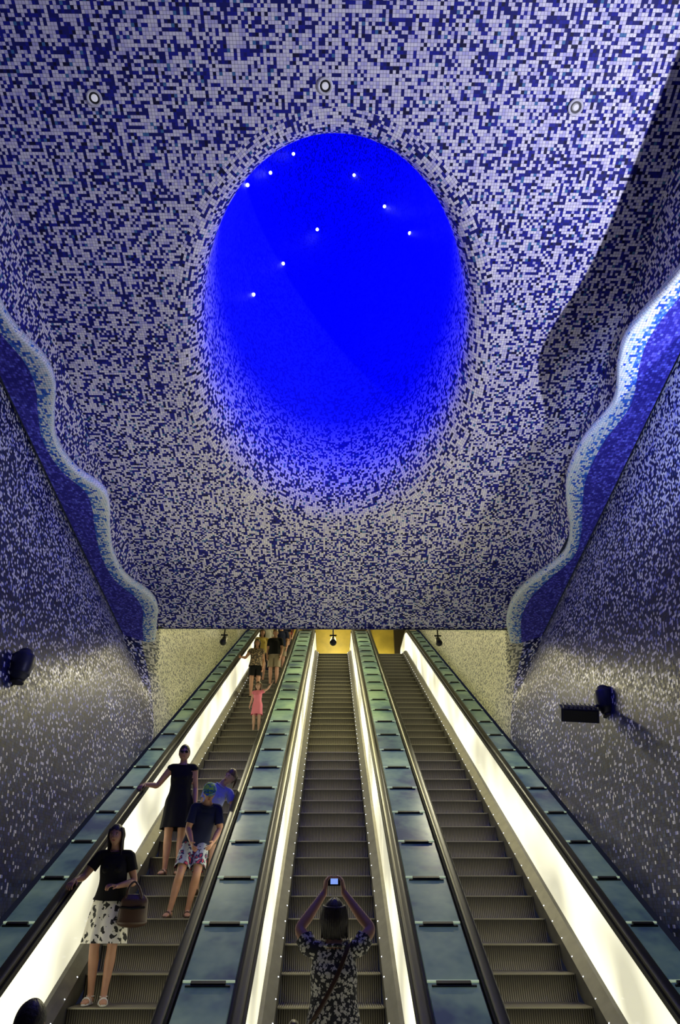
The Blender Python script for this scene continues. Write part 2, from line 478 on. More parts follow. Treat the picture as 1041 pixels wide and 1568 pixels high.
def deck(x0,x1):
    root=empty('escalator_deck')
    mb=MB(); mb.add(sweep(PATH,[(x0,-.12),(x0,.815),(x1,.815),(x1,-.12)])); mb.build('deck_base',[M_DARK],True,root,angle=30)
    mb=MB(); tot=arc_at(PATH,0)[3]; s=.1; R=.78
    inset=.018
    while s+R<tot:
        a=arc_at(PATH,s+.02);b=arc_at(PATH,s+R-.02)
        V=[]
        for (p,d,nn,_) in (a,b):
            for dd in(.80,.845):
                q=p+nn*dd
                V+=[(x0+inset,q[0],q[1]),(x1-inset,q[0],q[1])]
        F=[(0,1,3,2),(4,6,7,5),(0,2,6,4),(1,5,7,3),(2,3,7,6),(0,4,5,1)]
        mb.add((V,F),0)
        p,d,nn,_=arc_at(PATH,s+R); ang=math.atan2(d[1],d[0]); Rm=Matrix.Rotation(ang,3,'X')
        q=p+nn*.846+d*.0; mb.add(box(((x0+x1)/2,q[0],q[1]),((x1-x0)-.03,.014,.014),Rm),1)
        q=p+nn*.853-d*.035; mb.add(box(((x0+x1)/2,q[0],q[1]),((x1-x0)*.62,.034,.026),Rm),2)
        q=p+nn*.850-d*.06; mb.add(box(((x0+x1)/2,q[0],q[1]),((x1-x0)*.80,.014,.014),Rm),2)
        s+=R
    mb.build('deck_panels',[M_TEAL,M_JOINT,M_BLACK],False,root)
deck(.752,SPC-.752); deck(-SPC+.752,-.752); deck(SPC+.752,3.015); deck(-3.015,-SPC-.752)

# ------------------------------------------------------------ small fixtures
M_WHITE=simple('fixture_white',(.75,.75,.8),.4)
M_LENS=simple('fixture_lens',(.5,.5,.55),.2,emit=(.9,.9,1),es=.4)
for (x,y) in((-2.42,3.45),(-.11,3.33),(2.42,3.48)):
    mb=MB(); z=ceilZ(y); nrm=np.array(unit([0,-.3,-1])); c=np.array([x,y,z])
    u=np.array([1.,0,0]); w=np.cross(nrm,u)
    ring=[c+nrm*.012+(u*math.cos(t)+w*math.sin(t))*.066 for t in np.linspace(0,2*math.pi,29)]
    mb.add(tube(ring,.013,ref=nrm,seg=8,cap=False),0)
    mb.add(cyl(c-nrm*.02,c+nrm*.006,.06),1); mb.add(cyl(c+nrm*.006,c+nrm*.03,.034,.026),2)
    mb.build('recessed_spotlight',[M_WHITE,M_DARK,M_LENS],True,angle=35)
# small white lamps fixed to the inner surface of the shaft (metres)
mb=MB()
for q in((-.79,6.91,13.71),(-1.165,6.80,12.92),(-1.418,6.24,11.65),(.354,7.40,13.86),(.91,7.41,12.89),(1.277,7.07,11.63),(-.347,7.80,12.74),(-.93,7.65,11.55),(-1.32,7.20,10.20),(-.41,8.25,9.99)):
    mb.add(ell(q,(.029,.029,.029),10,6),0)
mb.build('shaft_star_lights',[M_LEDB],True)
M_HOUS=simple('lamp_housing',(.02,.022,.06),.4,metal=.3)
def wall_lamp(x,y,z,sg,flood):
    root=empty('wall_spotlight')
    mb=MB()
    wx=sg*3.45
    mb.add(cyl((wx,y,z+.1),(wx-sg*.03,y,z+.1),.07),0)
    mb.add(tube(cr([(wx,y,z+.1),(wx-sg*.12,y,z+.11),(x+sg*.05,y,z+.06),(x,y,z+.02)],5),.018,seg=10),0)
    mb.add(tube(cr([(x,y+.02,z+.13),(x,y+.015,z+.1),(x,y,z),(x,y-.01,z-.09),(x,y-.012,z-.11)],4),np.interp(np.linspace(0,4,17),[0,1,2,3,4],[.08,.115,.118,.105,.09]),seg=18),0)
    mb.add(cyl((x,y-.01,z-.17),(x,y-.012,z-.19),.07),1)
    if flood:
        R=Euler((math.radians(25),math.radians(6),math.radians(-12))).to_matrix()
        c=Vector((x-sg*.36,y-.02,z-.16))
        mb.add(box(c,(.42,.26,.15),R),0)
        for k in range(8): mb.add(box(c+R@Vector((-.17+.05*k,0,.085)),(.012,.24,.03),R),0)
        mb.add(box(c+R@Vector((0,-.135,0)),(.37,.012,.12),R),1)
        mb.add(tube([(x-sg*.1,y,z-.05),(x-sg*.2,y,z-.12)],.016,seg=8),0)
    mb.build('housing',[M_HOUS,M_DARK],True,root,angle=35)
wall_lamp(3.28,7.85,3.85,1,True)
wall_lamp(-3.28,6.75,3.90,-1,False)
for (x,y,z) in((-2.05,11.75,6.03),(.0,11.75,6.03),(1.98,11.75,6.03)):
    mb=MB()
    mb.add(cyl((x,y,z+.26),(x,y,z+.02),.014),0)
    mb.add(tube(cr([(x,y+.06,z+.06),(x,y,z),(x,y-.08,z-.07)],4),np.linspace(.045,.065,9),seg=14),0)
    mb.add(box((x,y,z+.10),(.13,.03,.02)),0)
    mb.build('hanging_spotlight',[M_BLACK],True,angle=35)
M_STRIP=simple('light_strip',(1,1,.9),.4,emit=(1,.95,.7),es=5)
mb=MB(); mb.add(box((0,26.62,10.78),(5.6,.1,.10))); mb.build('landing_light_strip',[M_STRIP],False)

# ------------------------------------------------------------ people
def skin(n,c): 
    m=simple(n,c,.5,noise=.08,nscale=12); m.node_tree.nodes['Principled BSDF'].inputs['Subsurface Weight'].default_value=.05; return m
SK1=skin('skin_tan',(.46,.24,.15)); SK2=skin('skin_fair',(.58,.35,.25)); 
HAIR=simple('hair_dark',(.018,.012,.010),.45,noise=.4,nscale=60,bump=.4); HAIRB=simple('hair_brown',(.10,.05,.025),.45,noise=.4,nscale=60,bump=.4)
EYEW=simple('eye_white',(.62,.60,.56),.3); EYED=simple('eye_dark',(.02,.012,.01),.15); LIPS=simple('lips',(.40,.12,.11),.4)
BLK=simple('black_cotton',(.008,.008,.009),.85,bump=.3,nscale=15,spec=.2); NAVY=simple('navy_cotton',(.010,.014,.045),.85,bump=.3,nscale=15,spec=.2)
def pattern(name,c1,c2,scale,thr,kind='F1',c3=None):
    m,nt,b=newmat(name); tc=nt.nodes.new('ShaderNodeTexCoord')
    n=nt.nodes.new('ShaderNodeTexNoise'); n.inputs['Scale'].default_value=scale*1.6; n.inputs['Detail'].default_value=2
    nt.links.new(tc.outputs['Object'],n.inputs['Vector'])
    v=nt.nodes.new('ShaderNodeTexVoronoi'); v.inputs['Scale'].default_value=scale
    k=1.3/scale
    mv=nt.nodes.new('ShaderNodeVectorMath'); mv.operation='MULTIPLY_ADD'; mv.inputs[1].default_value=(k,k,k)
    nt.links.new(n.outputs['Color'],mv.inputs[0]); nt.links.new(tc.outputs['Object'],mv.inputs[2]); nt.links.new(mv.outputs[0],v.inputs['Vector'])
    r=ramp(nt,[(0,c1),(thr,c2)]+([(thr+.2,c3)] if c3 else [])); nt.links.new(v.outputs['Distance'],r.inputs[0])
    nt.links.new(r.outputs[0],b.inputs['Base Color']); b.inputs['Roughness'].default_value=.8; return m
FLORAL=pattern('floral_cotton',(.015,.015,.015),(.72,.70,.62),15,.40)
LEOP=pattern('leopard_print_cotton',(.62,.60,.52),(.02,.02,.025),38,.47)
HAWAI=pattern('hawaiian_cotton',(.5,.06,.10),(.02,.02,.08),16,.3,c3=(.45,.5,.5))
PINK=simple('pink_cotton',(.80,.22,.30),.8,bump=.3); LBLUE=simple('light_blue_cotton',(.28,.33,.62),.8,bump=.3)
RED=simple('red_cotton',(.5,.03,.03),.8); BEIGE=pattern('beige_print_cotton',(.45,.33,.2),(.08,.06,.05),22,.42); KHAKI=simple('khaki_cotton',(.25,.2,.12),.8)
WHT=simple('white_cotton',(.55,.53,.48),.8); SANDAL=simple('white_leather',(.65,.63,.58),.5); BROWN=simple('brown_leather',(.05,.025,.015),.4)
CAPG=pattern('printed_cap_cotton',(.30,.62,.08),(.02,.14,.30),26,.55)
def head_mesh(mb,c,R,s,mi,hair='short',glasses=False,cap=None):
    R=np.array(R); seg,rg=40,30; V=[]
    def tf(p): return R@(np.array(p)*s)+np.array(c)
    for i in range(rg+1):
        ph=math.pi*i/rg
        for j in range(seg):
            th=2*math.pi*j/seg
            x,y,z=math.sin(ph)*math.cos(th),math.sin(ph)*math.sin(th),math.cos(ph)
            X=.074*x;Y=.093*y;Z=.114*z
            if z<0:
                X*=1-.30*(-z)**1.6
                if y>0: Y*=1-.5*(-z)**1.2
                else: Y*=1-.10*(-z)
            if y<0:
                Y*=.94
                fx=X/.074
                Y-=.021*math.exp(-(fx/.17)**2-((z+.20)/.16)**2)+.008*math.exp(-(fx/.14)**2-((z-.02)/.2)**2)
                for e in(-1,1):
                    Y+=.006*math.exp(-((fx-e*.42)/.2)**2-((z-.03)/.12)**2)
                    Y-=.004*math.exp(-((fx-e*.5)/.22)**2-((z+.28)/.15)**2)
                Y-=.005*math.exp(-(fx/.26)**2-((z+.52)/.07)**2)
                Y-=.007*math.exp(-(fx/.3)**2-((z+.86)/.14)**2)
            V.append(tf((X,Y,Z)))
    F=[(i*seg+j,(i+1)*seg+j,(i+1)*seg+(j+1)%seg,i*seg+(j+1)%seg) for i in range(rg) for j in range(seg)]
    mb.add((V,F),mi['skin'])
    def E(p,r,m,n=10): mb.add(ell(tf(p),[a*s for a in r],n,7,R),m)
    for e in(-1,1):
        E((e*.030,-.0735,.004),(.0115,.009,.0055),mi['eyew']); E((e*.030,-.0800,.004),(.0052,.0035,.0052),mi['eyed'])
        E((e*.030,-.0755,.0098),(.014,.009,.0035),mi['skin'])
        E((e*.031,-.083,.021),(.014,.004,.0028),mi['hair'])
        E((e*.074,.008,-.006),(.009,.018,.03),mi['skin'])
        E((e*.011,-.098,-.031),(.008,.007,.006),mi['skin'])
    E((0,-.0880,-.056),(.020,.005,.0038),mi['lips']); E((0,-.0870,-.062),(.016,.005,.0042),mi['lips'])
    if glasses:
        for e in(-1,1):
            E((e*.031,-.092,.006),(.027,.007,.020),mi['eyed'],14)
            mb.add(tube([tf((e*.055,-.085,.012)),tf((e*.079,-.03,.012)),tf((e*.079,.02,.005))],.003*s,seg=6),mi['eyed'])
        mb.add(tube([tf((-.012,-.097,.01)),tf((.012,-.097,.01))],.003*s,seg=6),mi['eyed'])
    seg2,rg2=36,26; V=[];F=[]
    for i in range(rg2+1):
        ph=math.pi*i/rg2
        for j in range(seg2):
            th=2*math.pi*j/seg2
            x,y,z=math.sin(ph)*math.cos(th),math.sin(ph)*math.sin(th),math.cos(ph)
            k=1+.015*math.sin(9*th+4*ph)+.01*math.sin(17*th)
            X=.083*x*k;Y=.102*y*k+.007;Z=.121*z*k+.006
            if z<0: X*=1-.22*(-z)**1.6; 
            if z<0 and y>0: Y*=1-.35*(-z)**1.2
            V.append(tf((X,Y,Z)))
    for i in range(rg2):
        for j in range(seg2):
            ph=math.pi*(i+.5)/rg2; th=2*math.pi*(j+.5)/seg2
            x,y,z=math.sin(ph)*math.cos(th),math.sin(ph)*math.sin(th),math.cos(ph)
            low=-.62 if hair!='short' else -.5
            if z<low: continue
            if y<-.35 and z<.46-.25*abs(x): continue
            if y<-.02 and z<.12: continue
            if hair=='short' and abs(x)>.6 and y<.3 and z<.05: continue
            F.append((i*seg2+j,(i+1)*seg2+j,(i+1)*seg2+(j+1)%seg2,i*seg2+(j+1)%seg2))
    mb.add((V,F),mi['hair'])
    rnd=random.Random(3)
    if hair in('long','bob','nape'):
        L={'long':.16,'bob':.06,'nape':.015}[hair]
        for k in range(26):
            a=math.radians(-20+220*k/25); x=math.cos(a);y=math.sin(a)
            wv=.006*rnd.random()
            pts=[(x*.070,y*.085+.006,.07),(x*(.084+wv),y*.1+.008,.0),(x*(.084-wv),y*.095+.008,-.06),(x*(.076+.014*rnd.random()),y*.075+.01+.01*rnd.random(),-.09-L*(.7+.45*rnd.random()))]
            mb.add(tube([tf(p) for p in cr(pts,4)],np.linspace(.015,.007,13)*s,seg=7),mi['hair'])
    if hair=='ponytail':
        pts=[(0,.10,.03),(0,.135,.02),(.01,.15,-.05),(.02,.14,-.14)]
        mb.add(tube([tf(p) for p in cr(pts,5)],np.interp(np.linspace(0,1,16),[0,.3,1],[.016,.03,.008])*s,seg=10),mi['hair'])
    if hair in('bun',):
        E((0,.095,.06),(.04,.035,.035),mi['hair'],14)
    if cap is not None:
        V=[];F=[];sg_,rr=32,10
        for i in range(rr+1):
            ph=math.radians(92)*i/rr
            for j in range(sg_):
                th=2*math.pi*j/sg_; V.append(tf((.090*math.sin(ph)*math.cos(th),.110*math.sin(ph)*math.sin(th)+.004,.105*math.cos(ph)+.03)))
        F=[(i*sg_+j,(i+1)*sg_+j,(i+1)*sg_+(j+1)%sg_,i*sg_+(j+1)%sg_) for i in range(rr) for j in range(sg_)]
        mb.add((V,F),cap)
        V=[];F=[]
        for i in range(11):
            a=math.radians(-62+124*i/10)
            for q,dz in((0,.0),(.5,.004),(1,-.012)):
                rr_=1+q*.75*max(0,math.cos(a*1.1))**.8
                V.append(tf((.088*math.sin(a)*(1+.05*q),-(.106*math.cos(a))*rr_+.004,.03+dz)))
        for i in range(10):
            for q in range(2): F.append((i*3+q,i*3+q+1,(i+1)*3+q+1,(i+1)*3+q))
        mb.add((V,F),cap)
def hand_mesh(mb_f,body,w,d,pn,side,curl,s,mi):
    d=unit(d); pn=np.array(pn,float); pn=unit(pn-np.dot(pn,d)*d); lat=np.cross(d,pn)*side
    w=np.array(w,float)
    body.append((tube([w-d*.02*s,w+d*.01*s,w+d*.05*s,w+d*.088*s],np.array([.024,.03,.041,.037])*s,np.array([.019,.017,.015,.012])*s,ref=lat,seg=12),'skin'))
    for off,L,sp in((.030,.070,.08),(.0105,.080,.02),(-.0095,.075,-.03),(-.0285,.058,-.10)):
        b=w+d*.078*s+lat*off*s
        pts=[b-d*.015*s,b]; p=b.copy(); ang=0
        for k,fr in enumerate((.46,.30,.24)):
            ang+=curl*(.7 if k==0 else 1)
            dd=unit(d*math.cos(ang)+pn*math.sin(ang)+lat*sp)
            p=p+dd*L*fr*s; pts.append(p)
        mb_f.add(tube(pts,np.array([.0085,.0088,.0082,.0074,.006])*s,ref=lat,seg=8),mi)
    b=w+d*.022*s+lat*.030*s
    pts=[b-lat*.014*s,b,b+unit(lat*.7+d*.8+pn*.25)*.034*s]; pts.append(pts[-1]+unit(lat*.25+d+pn*(.3+.4*curl))*.028*s)
    mb_f.add(tube(pts,np.array([.011,.0115,.010,.0075])*s,ref=pn,seg=8),mi)

DEF=dict(pel=(0,0,.94),belly=(0,-.012,1.06),chest=(0,-.008,1.23),uchest=(0,.01,1.355),neck0=(0,.018,1.425),neck1=(0,.004,1.49),head=(0,-.012,1.585),
 shL=(.160,.012,1.385),elL=(.205,.03,1.105),wrL=(.20,-.06,.865),hipL=(.085,0,.915),knL=(.092,-.02,.50),anL=(.092,.02,.085),toL=(.115,-.145,.03))
for k in list(DEF):
    if k.endswith('L'): a=DEF[k]; DEF[k[:-1]+'R']=(-a[0],a[1],a[2])
def person(name,loc,yaw,H,pose=None,top=None,bottom=None,skinm=SK1,hairm=HAIR,hair='short',shoe=None,sleeve=.55,kind='shorts',legfrac=.8,
           headrot=(0,0,0),curl=(.35,.35),hand_dir=None,palm=None,glasses=False,cap=None,female=True,voxel=.012,hs=1.0,socks=False,fat=1.0):
    s=H/1.7; J={k:np.array(v,float) for k,v in DEF.items()}
    if pose:
        for k,v in pose.items(): J[k]=np.array(v,float)
    mats=[skinm,top,bottom,shoe or BLK,hairm,EYEW,EYED,LIPS,cap or BLK]
    I=dict(skin=0,top=1,bottom=2,shoe=3,hair=4,eyew=5,eyed=6,lips=7,cap=8)
    body=[]
    right=unit(J['shL']-J['shR'])
    tp=[J['pel']-(0,0,.075),J['pel'],J['belly'],J['chest'],J['uchest'],J['neck0'],J['neck1'],J['head']-(0,0,.03)]
    rx=[.13,.158,.128,.146,.135,.066,.050,.05]; ry=[.095,.112,.098,.112,.088,.060,.052,.05]
    if female: rx[1]=.165
    rx=[r*fat for r in rx[:5]]+rx[5:]; ry=[r*fat for r in ry[:5]]+ry[5:]
    arr=cr(np.hstack([np.array(tp),np.array(rx)[:,None],np.array(ry)[:,None]]),6)
    vf=tube(arr[:,:3],arr[:,3],arr[:,4],ref=right,seg=22)
    n=len(arr); tags=[]
    def ttag(i):
        q=i/6
        if q<1.7: return 'bottom' if kind!='dress' else 'top'
        if q<4.75: return 'top'
        return 'skin'
    rows=[0,0]+list(range(n))+[n-1,n-1]
    for r_ in rows: tags+=[ttag(r_)]*22
    tags+=[ttag(0),ttag(n-1)]
    body.append((vf,tags))
    if female:
        for e in('L','R'):
            c=J['chest']+right*(.062 if e=='L' else -.062); fw=unit(np.cross(right,J['chest']-J['belly']))
            fw=-fw if fw[1]>0 and abs(fw[1])>.3 else fw
            body.append((ell(c+fw*.085+np.array([0,0,.005]),(.05,.042,.048),12,8),'top'))
    for e in('L','R'):
        sh,el,wr=J['sh'+e],J['el'+e],J['wr'+e]
        cl=[J['uchest']+(sh-J['uchest'])*.2+(0,0,.02),J['uchest']+(sh-J['uchest'])*.6+(0,0,.012),sh]
        body.append((tube(cr(cl,4),np.linspace(.062,.058,9),ref=(0,1,0),seg=14),'top'))
        fa=1.0 if female else 1.12
        ap=[sh,sh*.5+el*.5,el,el*.68+wr*.32,wr]
        ar=[.054,.046,.037,.038,.025]; 
        arr=cr(np.hstack([np.array(ap),(np.array(ar)*fa*fat**.5)[:,None]]),6)
        vf=tube(arr[:,:3],arr[:,3],ref=(1,0,0),seg=14); n=len(arr)
        rows=[0,0]+list(range(n))+[n-1,n-1]; tg=[]
        for r_ in rows: tg+=['top' if r_/12<sleeve*.9 or r_<2 and sleeve>-1 else 'skin']*14
        tg+=[tg[0],tg[-1]]
        body.append((vf,tg))
        hip,kn,an,to=J['hip'+e],J['kn'+e],J['an'+e],J['to'+e]
        bk=unit(np.cross(kn-an,right)); 
        if np.dot(bk,an-to)<0: bk=-bk
        lp=[hip,hip*.5+kn*.5,kn,kn*.68+an*.32+bk*.012,an*.8+kn*.2,an]
        lr=[.090,.076,.053,.054,.037,.034]
        arr=cr(np.hstack([np.array(lp),(np.array(lr)*fat**.5)[:,None]]),6)
        vf=tube(arr[:,:3],arr[:,3],ref=(1,0,0),seg=16); n=len(arr); rows=[0,0]+list(range(n))+[n-1,n-1]; tg=[]
        for r_ in rows:
            q=r_/12
            if kind in('shorts','skirt','dress'): cov=q<min(legfrac,.9)*.95
            else: cov=True
            tg+=[('bottom' if kind!='dress' else 'top') if cov else 'skin']*16
        tg+=[tg[0],tg[-1]]; body.append((vf,tg))
        fd=unit((to-an)*(1,1,0)); 
        fp=[an-fd*.045+(0,0,-.045),an+(0,0,-.035)+fd*.01,an+fd*.09+(0,0,-.045),an+fd*.165+(0,0,-.058)]
        arr=cr(np.hstack([np.array(fp),np.array([[.028,.030],[.036,.038],[.043,.027],[.034,.017]])]),4)
        body.append((tube(arr[:,:3],arr[:,3],arr[:,4],ref=np.cross(fd,(0,0,1)),seg=14),'shoe' if not socks else 'skin'))
    mbx=MB()
    for e,sd,i in(('L',1,0),('R',-1,1)):
        wr,el=J['wr'+e],J['el'+e]
        d=unit(wr-el) if not hand_dir or hand_dir[i] is None else unit(hand_dir[i])
        pn=np.array((-sd*1.0,0,0)) if not palm or palm[i] is None else np.array(palm[i],float)
        dd=unit(d); p2=unit(pn-np.dot(pn,dd)*dd); lat=np.cross(dd,p2)
        fwd=np.array([0,-1,.4]); side=1 if np.dot(lat,fwd)>0 else -1
        hand_mesh(mbx,body,wr,d,pn,side,curl[i],1.0,0)
    if top is not None:
        nb=J['neck0']-(0,0,.004)
        ax=unit(J['neck1']-J['uchest']); a1=unit(right-np.dot(right,ax)*ax); a2=np.cross(ax,a1)
        ringp=[nb+a1*math.cos(t)*.082+a2*math.sin(t)*.074 - ax*(.012*(1+math.sin(-t if a2[1]>0 else t))*.5) for t in np.linspace(0,2*math.pi,29)]
        mbx.add(tube(ringp,.011,.014,ref=ax,seg=8,cap=False),1)
        hemz=J['pel']-(0,0,.03)
        if kind!='dress':
            hr=[[.115,.07],[.152*fat,.119*fat],[.148*fat,.118*fat],[.166*fat,.124*fat],[.176*fat,.132*fat]]
            if kind=='skirt': hemz=J['pel']+(0,0,.01); hr[3]=[.176,.137]; hr[4]=[.196,.154]
            if kind in('shorts','pants'): hr[3]=[.174*fat,.130*fat]; hr[4]=[.190*fat,.142*fat]
            pts=[J['uchest']+(0,0,.02),J['uchest']*.4+J['chest']*.6,J['chest']*.4+J['belly']*.6,J['belly']*.3+J['pel']*.7,hemz]
            if kind=='skirt': pts[3]=J['belly']*.5+J['pel']*.5
            arr=cr(np.hstack([np.array(pts),np.array(hr)]),5)
            mbx.add(tube(arr[:,:3],arr[:,3],arr[:,4],ref=right,seg=40,cap=False,fold=np.linspace(0,.02,len(arr)),nf=7),1)
        else:
            km=(J['knL']+J['knR'])/2; pm=J['pel']
            pts=[J['chest'],J['belly'],pm,pm*(1-legfrac*.5)+km*legfrac*.5,pm*(1-legfrac)+km*legfrac]
            arr=cr(np.hstack([np.array(pts),np.array([[.135,.10],[.140,.11],[.176,.127],[.185,.14],[.20,.155]])*fat]),5)
            mbx.add(tube(arr[:,:3],arr[:,3],arr[:,4],ref=right,seg=48,cap=False,fold=np.linspace(0,.05,len(arr)),nf=8),1)
        if sleeve>0:
            for e in('L','R'):
                sh,el,wr=J['sh'+e],J['el'+e],J['wr'+e]
                if sleeve<=1: pts=[sh+(sh-el)*.12,sh,sh+(el-sh)*sleeve*.5,sh+(el-sh)*sleeve]; rr=[.035,.061,.062,.064]
                else: pts=[sh+(sh-el)*.12,sh,el,wr]; rr=[.035,.061,.047,.036]
                arr=cr(np.hstack([np.array(pts),np.array(rr)[:,None]]),5)
                mbx.add(tube(arr[:,:3],arr[:,3],ref=(0,1,0),seg=20,cap=False,fold=np.linspace(0,.05,len(arr)),nf=5),1)
    if kind=='skirt':
        km=(J['knL']+J['knR'])/2; pm=J['pel']
        pts=[J['belly']*.6+pm*.4,pm,pm*(1-legfrac*.5)+km*legfrac*.5,pm*(1-legfrac)+km*legfrac]
        arr=cr(np.hstack([np.array(pts),np.array([[.140,.11],[.178,.130],[.205,.155],[.225,.18]])]),6)
        mbx.add(tube(arr[:,:3],arr[:,3],arr[:,4],ref=right,seg=64,cap=False,fold=np.linspace(0,.07,len(arr)),nf=9),2)
    if kind in('shorts','pants'):
        for e in('L','R'):
            hip,kn,an=J['hip'+e],J['kn'+e],J['an'+e]
            if kind=='shorts': pts=[hip+(hip-kn)*.08,hip+(kn-hip)*.15,hip+(kn-hip)*legfrac*.6,hip+(kn-hip)*legfrac]; rr=[.06,.098,.100,.098]
            else: pts=[hip+(hip-kn)*.08,hip+(kn-hip)*.15,kn,an]; rr=[.06,.096,.072,.058]
            arr=cr(np.hstack([np.array(pts),np.array(rr)[:,None]]),6)
            mbx.add(tube(arr[:,:3],arr[:,3],ref=(1,0,0),seg=28,cap=False,fold=np.linspace(0,.05,len(arr)),nf=6),2)
    for e in('L','R'):
        an,to=J['an'+e],J['to'+e]; fd=unit((to-an)*(1,1,0)); z=an[2]-.080
        V=[];F=[]; sdv=np.cross(fd,(0,0,1)); n=16; base=np.array([an[0],an[1],z])+fd*.055
        for zz in(0,.018):
            for k in range(n):
                a=2*math.pi*k/n; w_=.040+.006*math.cos(a)
                V.append(base+fd*math.cos(a)*.130+sdv*math.sin(a)*w_+np.array([0,0,zz]))
        F=[(k,(k+1)%n,n+(k+1)%n,n+k) for k in range(n)]+[tuple(range(n))[::-1],tuple(range(n,2*n))]
        mbx.add((V,F),3)
        if socks:
            for q in(.06,.10):
                c=np.array([an[0],an[1],z])+fd*q
                pts=[c+sdv*.043*math.cos(t)+np.array([0,0,.012+.052*math.sin(t)]) for t in np.linspace(0,math.pi,9)]
                mbx.add(tube(pts,.006,.010,ref=fd,seg=6),3)
            c=an+(0,0,-.01)
            pts=[c+sdv*.038*math.cos(t)+fd*.04*math.sin(t) for t in np.linspace(0,2*math.pi,17)]
            mbx.add(tube(pts,.005,seg=6,cap=False,ref=(0,0,1)),3)
    tm=MB(); kdpts=[]
    for vf,tg in body:
        tm.add(vf,0)
        if isinstance(tg,str): tg=[tg]*len(vf[0])
        for p,t in zip(vf[0],tg): kdpts.append((p,t))
    tmp=tm.build('tmp',[],True)
    rm=tmp.modifiers.new('r','REMESH'); rm.mode='VOXEL'; rm.voxel_size=voxel
    sm=tmp.modifiers.new('s','SMOOTH'); sm.factor=.5; sm.iterations=3
    dg=bpy.context.evaluated_depsgraph_get(); ev=tmp.evaluated_get(dg); me=bpy.data.meshes.new_from_object(ev)
    V=[tuple(v.co) for v in me.vertices]; F=[tuple(p.vertices) for p in me.polygons]; cen=[p.center.copy() for p in me.polygons]
    kd=kdtree.KDTree(len(kdpts))
    for i,(p,t) in enumerate(kdpts): kd.insert(Vector(p),i)
    kd.balance()
    mi=[I[kdpts[kd.find(c)[1]][1]] for c in cen]
    bpy.data.objects.remove(tmp); bpy.data.meshes.remove(me)
    out=MB(); out.add((V,F),mi); out.add((mbx.v,mbx.f),list(mbx.m))
    Rh=Euler([math.radians(a) for a in headrot]).to_matrix()
    head_mesh(out,J['head'],Rh,hs,I,hair,glasses,I['cap'] if cap else None)
    Rz=Matrix.Rotation(math.radians(yaw),3,'Z'); L=Vector(loc)
    out.v=[tuple(Rz@(Vector(v)*s)+L) for v in out.v]
    return out.build(name,mats,True,recalc=False)
def stepZ(i): return .231*i
A_loc=(-2.26,7.80,stepZ(4)+.0)
A=person('woman_in_floral_skirt',A_loc,6,1.56,dict(chest=(-.02,-.008,1.23),uchest=(-.03,.01,1.355),neck0=(-.035,.018,1.425),neck1=(-.04,.0,1.49),head=(-.05,-.02,1.585),shR=(-.185,.01,1.385),shL=(.13,.01,1.385),
  elR=(-.33,-.03,1.165),wrR=(-.37,-.27,1.12),elL=(.22,.02,1.12),wrL=(.08,-.20,1.07),anR=(-.06,.02,.085),toR=(-.09,-.15,.03),anL=(.085,-.04,.085),toL=(.12,-.2,.03)),
  top=BLK,bottom=FLORAL,skinm=SK1,hair='long',shoe=SANDAL,kind='skirt',legfrac=.92,socks=True,sleeve=.6,curl=(.6,.5),palm=((0,.3,-1),(0,0,-1)),hand_dir=((-.7,-.6,.1),(-.2,-.9,-.35)),headrot=(0,-5,-8),voxel=.010)
B=person('woman_in_black_dress',(-2.12,9.82,stepZ(9)),0,1.65,dict(elR=(-.35,.04,1.15),wrR=(-.49,-.17,1.13),elL=(.20,.06,1.12),wrL=(.24,-.02,.87),knR=(-.085,-.05,.5),anL=(.10,-.05,.085),toL=(.13,-.2,.03)),
  top=BLK,bottom=BLK,skinm=SK1,hair='bun',shoe=BROWN,kind='dress',legfrac=.84,socks=True,sleeve=.12,glasses=True,curl=(.35,.6),palm=(None,(0,0,-1)),hand_dir=(None,(-.3,-.85,-.4)),headrot=(0,0,10),voxel=.011,fat=1.08)
Cc=person('boy_in_cap',(-1.86,9.03,stepZ(7)),12,1.58,dict(pel=(.19,.13,.86),belly=(.23,.10,.98),chest=(.27,.03,1.14),uchest=(.285,-.02,1.26),neck0=(.29,-.05,1.33),neck1=(.295,-.085,1.385),head=(.30,-.125,1.46),
   shL=(.44,-.02,1.28),elL=(.49,-.02,1.02),wrL=(.40,-.19,.85),shR=(.13,-.03,1.29),elR=(.07,-.03,1.02),wrR=(.13,-.2,.84),
   hipL=(.265,.11,.84),knL=(.24,-.13,.50),anL=(.17,.0,.085),toL=(.17,-.16,.03),hipR=(.105,.11,.84),knR=(.03,-.14,.50),anR=(-.05,-.05,.085),toR=(-.10,-.2,.03)),
  top=NAVY,bottom=HAWAI,skinm=SK1,hair='short',shoe=BROWN,kind='shorts',legfrac=.85,socks=True,sleeve=.75,female=False,cap=CAPG,headrot=(28,0,0),curl=(.5,.5),voxel=.011)
D=person('woman_in_blue_shirt',(-1.62,9.50,stepZ(8)),8,1.56,dict(chest=(.03,0,1.23),uchest=(.09,.0,1.34),neck0=(.13,.01,1.41),neck1=(.17,0,1.46),head=(.245,-.02,1.53),
   shL=(.25,.02,1.32),elL=(.33,.0,1.11),wrL=(.32,-.16,1.12),shR=(-.06,.01,1.40),elR=(-.13,.02,1.13),wrR=(-.05,-.15,.98)),
  top=LBLUE,bottom=KHAKI,skinm=SK2,hairm=HAIRB,hair='ponytail',shoe=BROWN,kind='shorts',legfrac=.7,sleeve=.6,headrot=(0,24,-35),curl=(.5,.4),palm=((0,0,-1),None),voxel=.012)
